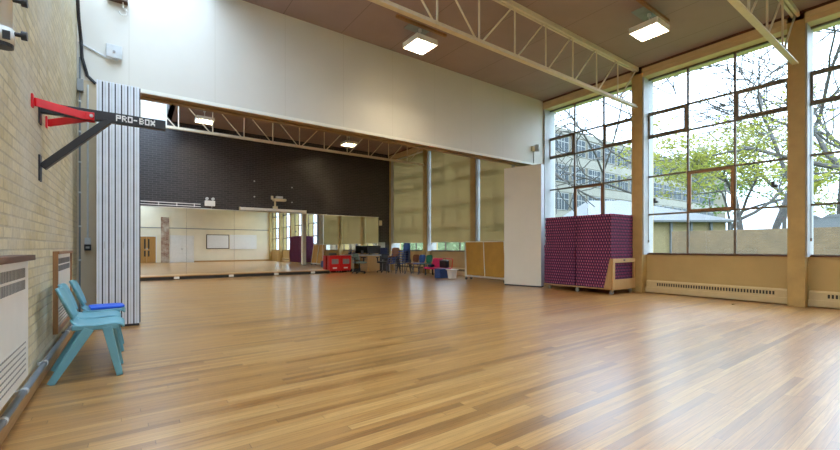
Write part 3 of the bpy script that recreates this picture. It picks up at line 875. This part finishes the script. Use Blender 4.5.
# ------------------------------------------------------------------ red trolleys
def red_unit(loc, label):
    t = thing('storage_trolley', label, 'trolley', loc, 0, 'red storage trolleys by the step')
    b = MB(); b.box(0,.495,.02,.32,.07,.72); b.build('body', 'redplastic', t, bevel=.012)
    b = MB(); b.box(.02,.475,0,.02,.09,.70); d = b.build('door', 'redplastic', t, bevel=.006)
    b = MB(); b.box(.09,.405,-.006,.0,.38,.60); b.build('window', 'grey', d)
    b = MB(); b.box(.14,.33,-.006,.0,.18,.235); b.build('label_strip', 'socket', d)
    b = MB(); b.box(-.005,.5,-.01,.33,.72,.745); b.build('top', 'redplastic', t, bevel=.008)
    for x in (.06,.435):
        for y in (.07,.27):
            b = MB(); b.cyl((x,y,.035),(1,0,0),.035,.025,12); b.box(x-.01,x+.01,y-.01,y+.01,.035,.075); b.build('caster', 'caster', t)
red_unit((7.07, 16.42, 0), 'left red plastic storage trolley with grey window')
red_unit((7.59, 16.42, 0), 'right red plastic storage trolley with grey window, beside the green chair')

# ------------------------------------------------------------------ desk, monitors, office chairs
t = thing('desk', 'beech desk in front of the step with a cupboard end', 'desk', (8.15, 15.80, 0))
b = MB(); b.box(0,1.66,0,.72,.735,.765); b.build('desktop', 'lightgrey', t)
b = MB(); b.box(.44,1.06,.02,.68,.03,.735); p = b.build('cupboard', 'beech', t)
b = MB(); b.box(.45,.745,.0,.02,.05,.72); b.box(.755,1.05,.0,.02,.05,.72); b.build('door', 'beech', p)
for x in (.05,1.6):
    for y in (.05,.66):
        b = MB(); b.tube([(x,y,0),(x,y,.735)],.025,8); b.build('leg', 'grey', t)
t = thing('wide_monitor', 'wide black monitor standing on the beech desk', 'monitor', (9.14, 16.2, .765))
b = MB(); b.box(-.34,.34,-.02,.03,.07,.42); b.build('screen', 'black', t, bevel=.008)
b = MB(); b.box(-.2,.2,-.1,.12,0,.02); b.box(-.06,.06,.0,.05,.02,.2); b.build('stand', 'grey', t)
t = thing('small_monitor', 'dark blue-grey monitor at the right end of the desk', 'monitor', (9.60, 16.1, .765))
b = MB(); b.box(-.18,.18,-.02,.03,.04,.33); b.build('screen', 'navy', t, bevel=.008)
b = MB(); b.box(-.1,.1,-.08,.1,0,.015); b.box(-.03,.03,.0,.03,.015,.12); b.build('stand', 'black', t)
def office_chair(loc, rz, mat, label, arms, back=.93):
    t = thing('office_chair', label, 'chair', loc, rz)
    b = MB(); rows = [[(x,y,.46+.02*(abs(y)/.24)**2-(.03 if x > .2 else 0)) for y in (-.24,-.15,0,.15,.24)] for x in (-.22,-.1,.1,.2,.25)]
    b.grid(rows); b.build('seat', mat, t, smooth=True, solid=.07, sub=1)
    b = MB(); rows = [[(-.24-.03*(z-.55)+.03*(abs(y)/.22)**2,y*(.85 if z > back-.05 else 1),z) for y in (-.22,-.12,0,.12,.22)] for z in (.56,.65,.8,back-.04,back)]
    b.grid(rows); b.build('backrest', mat, t, smooth=True, solid=.06, sub=1)
    b = MB(); b.tube([(0,0,.1),(0,0,.43)],.028,10); b.bar((-.05,0,.42),(-.27,0,.42),.05,.02); b.bar((-.27,0,.42),(-.27,0,.7),.05,.02); b.build('column', 'black', t)
    b = MB()
    for k in range(5):
        a = 2*PI*k/5; b.bar((0,0,.1),(.28*math.cos(a),.28*math.sin(a),.07),.05,.035)
    base = b.build('star_base', 'black', t)
    for k in range(5):
        a = 2*PI*k/5; b = MB(); b.cyl((.28*math.cos(a),.28*math.sin(a),.03),(-math.sin(a),math.cos(a),0),.03,.03,10); b.build('caster', 'black', base)
    if arms:
        for s in (-1,1):
            b = MB(); b.bar((.0,s*.27,.42),(.0,s*.29,.66),.03,.05); b.box(-.14,.12,s*.29-.03,s*.29+.03,.655,.69); b.build('armrest', 'black', t)
    return t
office_chair((7.97, 15.4, 0), -1.2, 'greengrey', 'grey-green office chair beside the red trolleys', True, .84)
office_chair((9.1, 15.28, 0), -PI/2-.9, 'black', 'black office chair in front of the beech desk end', True, .82)

# ------------------------------------------------------------------ polypropylene chairs
def poly_chair(loc, rz, mat, label, group):
    t = thing('stacking_chair', label, 'chair', loc, rz, group)
    rows = []
    for x, z, hw in ((.2,.41,.17),(.19,.435,.19),(.12,.445,.2),(-.05,.43,.2),(-.15,.44,.19),(-.18,.47,.17)):
        rows.append([(x,hw*v,z+.012*v*v) for v in (-1,-.5,0,.5,1)])
    b = MB(); b.grid(rows); b.build('seat', mat, t, smooth=True, solid=.012, sub=1)
    rows = []
    for x, z, hw in ((-.18,.475,.14),(-.195,.55,.18),(-.205,.65,.2),(-.22,.74,.2),(-.23,.79,.17),(-.232,.805,.1)):
        rows.append([(x+.025*v*v,hw*v,z) for v in (-1,-.5,0,.5,1)])
    b = MB(); b.grid(rows); b.build('backrest', mat, t, smooth=True, solid=.012, sub=1)
    for sx in (-1,1):
        for sy in (-1,1):
            b = MB(); b.tube([(.02+sx*.11,sy*.17,.428),(.02+sx*.22,sy*.23,.0)],.014,8); b.build('leg', 'slate', t)
    return t
def stack(x, y, rz, n, base, group, where, top=None):
    for k in range(n):
        lab = 'lowest' if k == 0 else ('topmost' if k == n-1 else ordinal(n-k) + ' from the top')
        col = 'brown' if (top and k == n-1) else 'dark blue'
        l = '%s plastic chair, %s of the %s' % (col, lab, where)
        if top and k == n-1: poly_chair((x,y,k*.1), rz, top, l, group)
        elif base[0] is None: base[0] = poly_chair((x,y,k*.1), rz, 'bluepoly', l, group)
        else: dup(base[0], (x,y,k*.1), rz, l, group)
base = [None]
stack(9.16, 14.55, PI+.5, 4, base, 'short stack of chairs in the back corner', 'short stack in the corner', 'brownpoly')
stack(9.56, 14.35, PI+.3, 6, base, 'tall stack of chairs in the back corner', 'tall stack under the far blind')
base[0].location.z = 0
poly_chair((9.80, 14.02, 0), PI+.2, 'brownpoly', 'brown plastic chair between the tall blue stack and a single blue chair', 'loose chairs by the far windows')
dup(base[0], (9.78, 13.55, 0), PI+.15, 'single blue plastic chair with rounded back next to a green one', 'loose chairs by the far windows')
poly_chair((9.78, 13.08, 0), PI+.1, 'greenpoly', 'green plastic chair beside the pink bench', 'loose chairs by the far windows')

# pink bench, bag, crate, bin
t = thing('low_bench', 'low pink upholstered bench with padded back under the windows', 'bench', (9.78, 11.72, 0))
b = MB(); b.box(-.22,.22,0,1.2,.26,.33); b.build('seat', 'pink', t, bevel=.015)
b = MB(); b.hexa([(.17,.62,.33),(.17,1.2,.33),(.24,1.2,.33),(.24,.62,.33)][::-1],[(.22,.62,.66),(.22,1.2,.66),(.29,1.2,.66),(.29,.62,.66)][::-1]); b.build('backrest', 'pink', t, bevel=.015)
b = MB(); b.tube([(.25,0.03,.33),(.29,.03,.67),(.29,1.18,.67)],.016,8); b.build('back_rail', 'red', t)
for x in (-.18,.18):
    for y in (.05,1.15):
        b = MB(); b.box(x-.02,x+.02,y-.02,y+.02,0,.26); b.build('leg', 'black', t)
t = thing('bag', 'black bag leaning on the pink bench', 'bag', (9.86, 11.98, .335))
b = MB(); b.box(-.09,.08,-.2,.24,0,.29); b.build('body', 'black', t, bevel=.05)
b = MB(); b.tube([(0,-.08,.28),(0,-.06,.34),(0,.08,.34),(0,.1,.28)],.01,6); b.build('handle', 'black', t)
b = MB(); b.box(-.10,.12,-.09,.09,0,.1); o = b.build('folded_cloth', 'navy', bevel=.03); o.location = (10.28,12.75,.665); o.location = (9.75,12.7,.335); tag(o, 'dark blue folded cloth at the far end of the pink bench', 'cloth')
t = thing('crate', 'dark blue plastic crate on the floor in front of the pink bench', 'crate', (9.25, 11.42, 0))
b = MB(); b.box(-.2,.2,-.16,.16,0,.32); b.build('body', 'bluepoly', t, bevel=.012)
b = MB(); b.box(-.215,.215,-.175,.175,.32,.345); b.build('rim', 'bluepoly', t, bevel=.006)
t = thing('storage_tub', 'white tub with a lid beside the dark blue crate', 'tub', (9.42, 11.02, 0))
b = MB(); b.hexa([(-.11,-.1,0),(.11,-.1,0),(.11,.1,0),(-.11,.1,0)],[(-.14,-.13,.30),(.14,-.13,.30),(.14,.13,.30),(-.14,.13,.30)]); b.build('body', 'white', t, bevel=.01)
b = MB(); b.box(-.17,.17,-.16,.16,.30,.33); b.build('lid', 'offwhite', t, bevel=.008)

# ------------------------------------------------------------------ outside
b = MB(); b.box(XO, 120, -70, 80, -.5, -.25)
struct(b.build('ground', 'grass'), 'grass outside the windows', 'ground')
# school building
bt = thing('school_building', 'pale three-storey school building with window bands outside the windows', 'building', (36, 29, -.25))
b = MB(); b.box(0,60,0,12,0,15.4)
b.build('walls', 'bld', bt)
b = MB()
for k in range(5): b.box(-.05,60,-.08,.0,[.0,4.4,7.95,11.35,14.9][k]+.0,[.4,5.7,9.0,12.5,15.6][k])
b.build('concrete_bands', 'bldband', bt)
zs = [1.6, 5.75, 9.15, 12.6]
first = None
for r in range(4):
    for c in range(15):
        x = .8+c*3.55; z = zs[r]
        if first is None:
            b = MB(); b.box(0,2.9,-.12,-.0,0,2.1); f = b.build('window', 'bldframe', bt)
            b = MB()
            for (a, e) in ((.08,.85),(.98,1.38),(1.52,1.92),(2.05,2.82)):
                b.box(a,e,-.135,-.11,.08,1.3); b.box(a,e,-.135,-.11,1.4,2.02)
            p = b.build('panes', 'bldpane', f); f.location = (x,0,z); first = (f,p)
        else:
            f = first[0].copy(); COL.objects.link(f); f.parent = bt; f.location = (x,0,z)
            p = first[1].copy(); COL.objects.link(p); p.parent = f
# white-roofed hall
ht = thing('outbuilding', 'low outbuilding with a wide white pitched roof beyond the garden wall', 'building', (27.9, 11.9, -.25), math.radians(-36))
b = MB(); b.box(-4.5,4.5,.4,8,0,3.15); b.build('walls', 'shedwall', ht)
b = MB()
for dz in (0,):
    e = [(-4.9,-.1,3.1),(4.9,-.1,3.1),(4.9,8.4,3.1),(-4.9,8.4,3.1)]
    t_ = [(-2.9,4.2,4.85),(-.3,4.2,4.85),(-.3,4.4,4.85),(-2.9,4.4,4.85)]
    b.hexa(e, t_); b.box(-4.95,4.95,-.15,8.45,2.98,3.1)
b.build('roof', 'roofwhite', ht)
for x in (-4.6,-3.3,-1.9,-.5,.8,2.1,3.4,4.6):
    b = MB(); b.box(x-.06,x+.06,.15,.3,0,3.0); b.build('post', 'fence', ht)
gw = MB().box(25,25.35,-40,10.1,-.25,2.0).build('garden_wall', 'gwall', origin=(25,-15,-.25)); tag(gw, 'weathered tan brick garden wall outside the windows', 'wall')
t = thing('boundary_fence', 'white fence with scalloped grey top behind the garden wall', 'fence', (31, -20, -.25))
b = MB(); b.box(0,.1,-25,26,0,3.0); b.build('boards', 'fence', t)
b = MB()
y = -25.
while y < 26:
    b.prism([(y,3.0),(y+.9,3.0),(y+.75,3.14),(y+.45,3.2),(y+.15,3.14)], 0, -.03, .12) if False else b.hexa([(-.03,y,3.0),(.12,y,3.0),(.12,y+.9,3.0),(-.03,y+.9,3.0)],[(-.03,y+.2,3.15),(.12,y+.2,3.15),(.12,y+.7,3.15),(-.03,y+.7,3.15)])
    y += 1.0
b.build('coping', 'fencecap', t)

# hedge beyond the back-room windows
rnd = random.Random(4)
t = thing('hedge', 'pale green hedge seen under the blinds', 'hedge', (20, 16, -.25))
b = MB()
for k in range(3200):
    p = Vector((rnd.uniform(-.6,.8), rnd.uniform(0,20), rnd.uniform(0,2.3)))
    u = Vector((rnd.uniform(-1,1),rnd.uniform(-1,1),rnd.uniform(-1,1))).normalized(); w = u.orthogonal().normalized(); q = .16
    b.quad(p-u*q, p-w*q*.6, p+u*q, p+w*q*.6)
b.build('foliage', 'hedge', t)
b = MB(); b.box(-.3,.4,.1,19.9,0,2.0); b.build('core', 'hedge', t)
# trees
def tree(loc, h, seed, leaf_n, label, name, leafmat='leaf', spread=1., r0=.22, depth=5, rmin=.016, leafz=.35, lsize=.13, trunk=.4, low=False):
    rnd = random.Random(seed)
    t = thing(name, label, 'tree', loc)
    b = MB(); tips = []
    def grow(p, d, L, r, lev):
        n = 3; pts = [p]; q = p.copy(); dd = d.copy()
        for k in range(n):
            dd = (dd + Vector((rnd.uniform(-.22,.22),rnd.uniform(-.22,.22),rnd.uniform(-.12,.16)))).normalized()
            q = q + dd*L/n; pts.append(q.copy())
        b.tube(pts, r, 5 if lev > 1 else 7, max(rmin*.85, r*.66))
        if lev >= 2: tips.extend(pts[1:])
        if lev >= depth: return
        m = 3 if lev < 3 else 2+(rnd.random() < .5)
        for k in range(m):
            a = rnd.uniform(0,2*PI); tilt = rnd.uniform(.45,1.05) if lev > 0 else rnd.uniform(.5,1.15)
            ax = dd.orthogonal().normalized()
            nd = Quaternion(dd, a+2*PI*k/m) @ (Quaternion(ax, tilt) @ dd)
            nd.z = nd.z*.75+.08; nd.x *= spread; nd.y *= spread; nd.normalize()
            st = pts[-1] if k < 2 else pts[-2]
            grow(st, nd, L*rnd.uniform(.62,.85), max(rmin, r*.6*rnd.uniform(.8,1)), lev+1)
    grow(Vector((0,0,0)), Vector((0,0,1)), h*trunk, r0, 0)
    b.build('branches', 'bark', t)
    if leaf_n:
        zt = [p for p in tips if h*leafz < p.z < h*.66]
        b = MB()
        for k in range(leaf_n):
            p = rnd.choice(zt)+Vector((rnd.gauss(0,.32),rnd.gauss(0,.32),rnd.gauss(0,.22)))
            if p.z < .3: continue
            u = Vector((rnd.uniform(-1,1),rnd.uniform(-1,1),rnd.uniform(-.6,.6))).normalized(); w = u.orthogonal().normalized()
            w = (Quaternion(u, rnd.uniform(0,6.28)) @ w)
            s = lsize*rnd.uniform(.6,1.2)
            b.quad(p-u*s, p-w*s*.45, p+u*s, p+w*s*.45)
        b.build('foliage', leafmat, t)
    return t
def polar(px, s):    # a spot in the garden, given as bearing and distance from the window side of the hall
    r = (px-420)/402.; return (s*(.587+r*.8095), s*(.8095-r*.587), -.25)
tree(polar(745, 27), 16.5, 5, 4200, 'broad tree with yellow-green spring leaves outside the middle window', 'spring_tree', spread=1.15, r0=.22, leafz=.22, lsize=.14, trunk=.3)
tree(polar(724, 33), 15, 9, 2600, 'yellow-green tree in front of the school building', 'spring_tree', spread=1.0, r0=.18, leafz=.18, lsize=.16, trunk=.3)
tree(polar(846, 24), 15, 21, 2200, 'spring tree with thick dark boughs outside the right-hand window', 'spring_tree', spread=1.35, r0=.30, leafz=.2, lsize=.13)
tree(polar(606, 40), 21, 14, 0, 'bare thin-branched tree outside the mat-stack window', 'bare_tree', depth=4, rmin=.045, spread=1.0, r0=.2, trunk=.42)
tree(polar(672, 30), 19, 40, 0, 'tall bare tree at the left side of the middle window', 'bare_tree', depth=5, rmin=.036, spread=1.0, r0=.18, trunk=.42)
tree(polar(770, 25), 18, 77, 0, 'tall bare tree with boughs reaching the top of the middle window', 'bare_tree', depth=5, rmin=.034, spread=1.2, r0=.22, trunk=.44)
tree(polar(852, 31), 19, 61, 0, 'tall bare tree beyond the right-hand window', 'bare_tree', depth=5, rmin=.04, spread=1.1, r0=.22, trunk=.42)
tree(polar(778, 37), 15, 52, 2200, 'far spring tree filling the right side of the middle window', 'spring_tree', 'leafg', spread=1.2, r0=.2, leafz=.15, lsize=.2)

# ------------------------------------------------------------------ world, camera, colour
w = bpy.data.worlds.new('overcast'); S.world = w; w.use_nodes = True
nt = w.node_tree; nt.nodes.clear()
out = nt.nodes.new('ShaderNodeOutputWorld'); bg = nt.nodes.new('ShaderNodeBackground')
tc = nt.nodes.new('ShaderNodeTexCoord')
n = noise(nt, tc.outputs['Generated'], 2.2, 5)
nt.links.new(ramp(nt, n, [(.3, (.58, .76, 1.0)), (.7, (.66, .82, 1.0))]), bg.inputs[0])
sx = nt.nodes.new('ShaderNodeSeparateXYZ'); nt.links.new(tc.outputs['Generated'], sx.inputs[0])
zz = mth(nt, 'MAXIMUM', sx.outputs[2], 0.)
nt.links.new(mth(nt, 'MULTIPLY', SKY, mth(nt, 'ADD', .30, mth(nt, 'MULTIPLY', zz, .9))), bg.inputs[1])   # overcast sky: zenith brighter than horizon
nt.links.new(bg.outputs[0], out.inputs[0])

cd = bpy.data.cameras.new('camera'); cam = bpy.data.objects.new('camera', cd); COL.objects.link(cam)
cam.location = (0, 0, 1.15); cam.rotation_euler = (PI/2, 0, -math.radians(35.946))
cd.sensor_width = 36; cd.lens = 36*401.8/840; cd.shift_y = 21.47/840
cd.clip_start = .02; cd.clip_end = 400
S.camera = cam
S.view_settings.view_transform = 'Standard'; S.view_settings.look = 'None'
S.view_settings.exposure = .78; S.view_settings.gamma = 1
S.view_settings.use_curve_mapping = False
S.cycles.max_bounces = 10; S.cycles.diffuse_bounces = 6; S.cycles.glossy_bounces = 6; S.cycles.transparent_max_bounces = 24
S.cycles.caustics_reflective = False; S.cycles.caustics_refractive = False
S.cycles.sample_clamp_indirect = 8
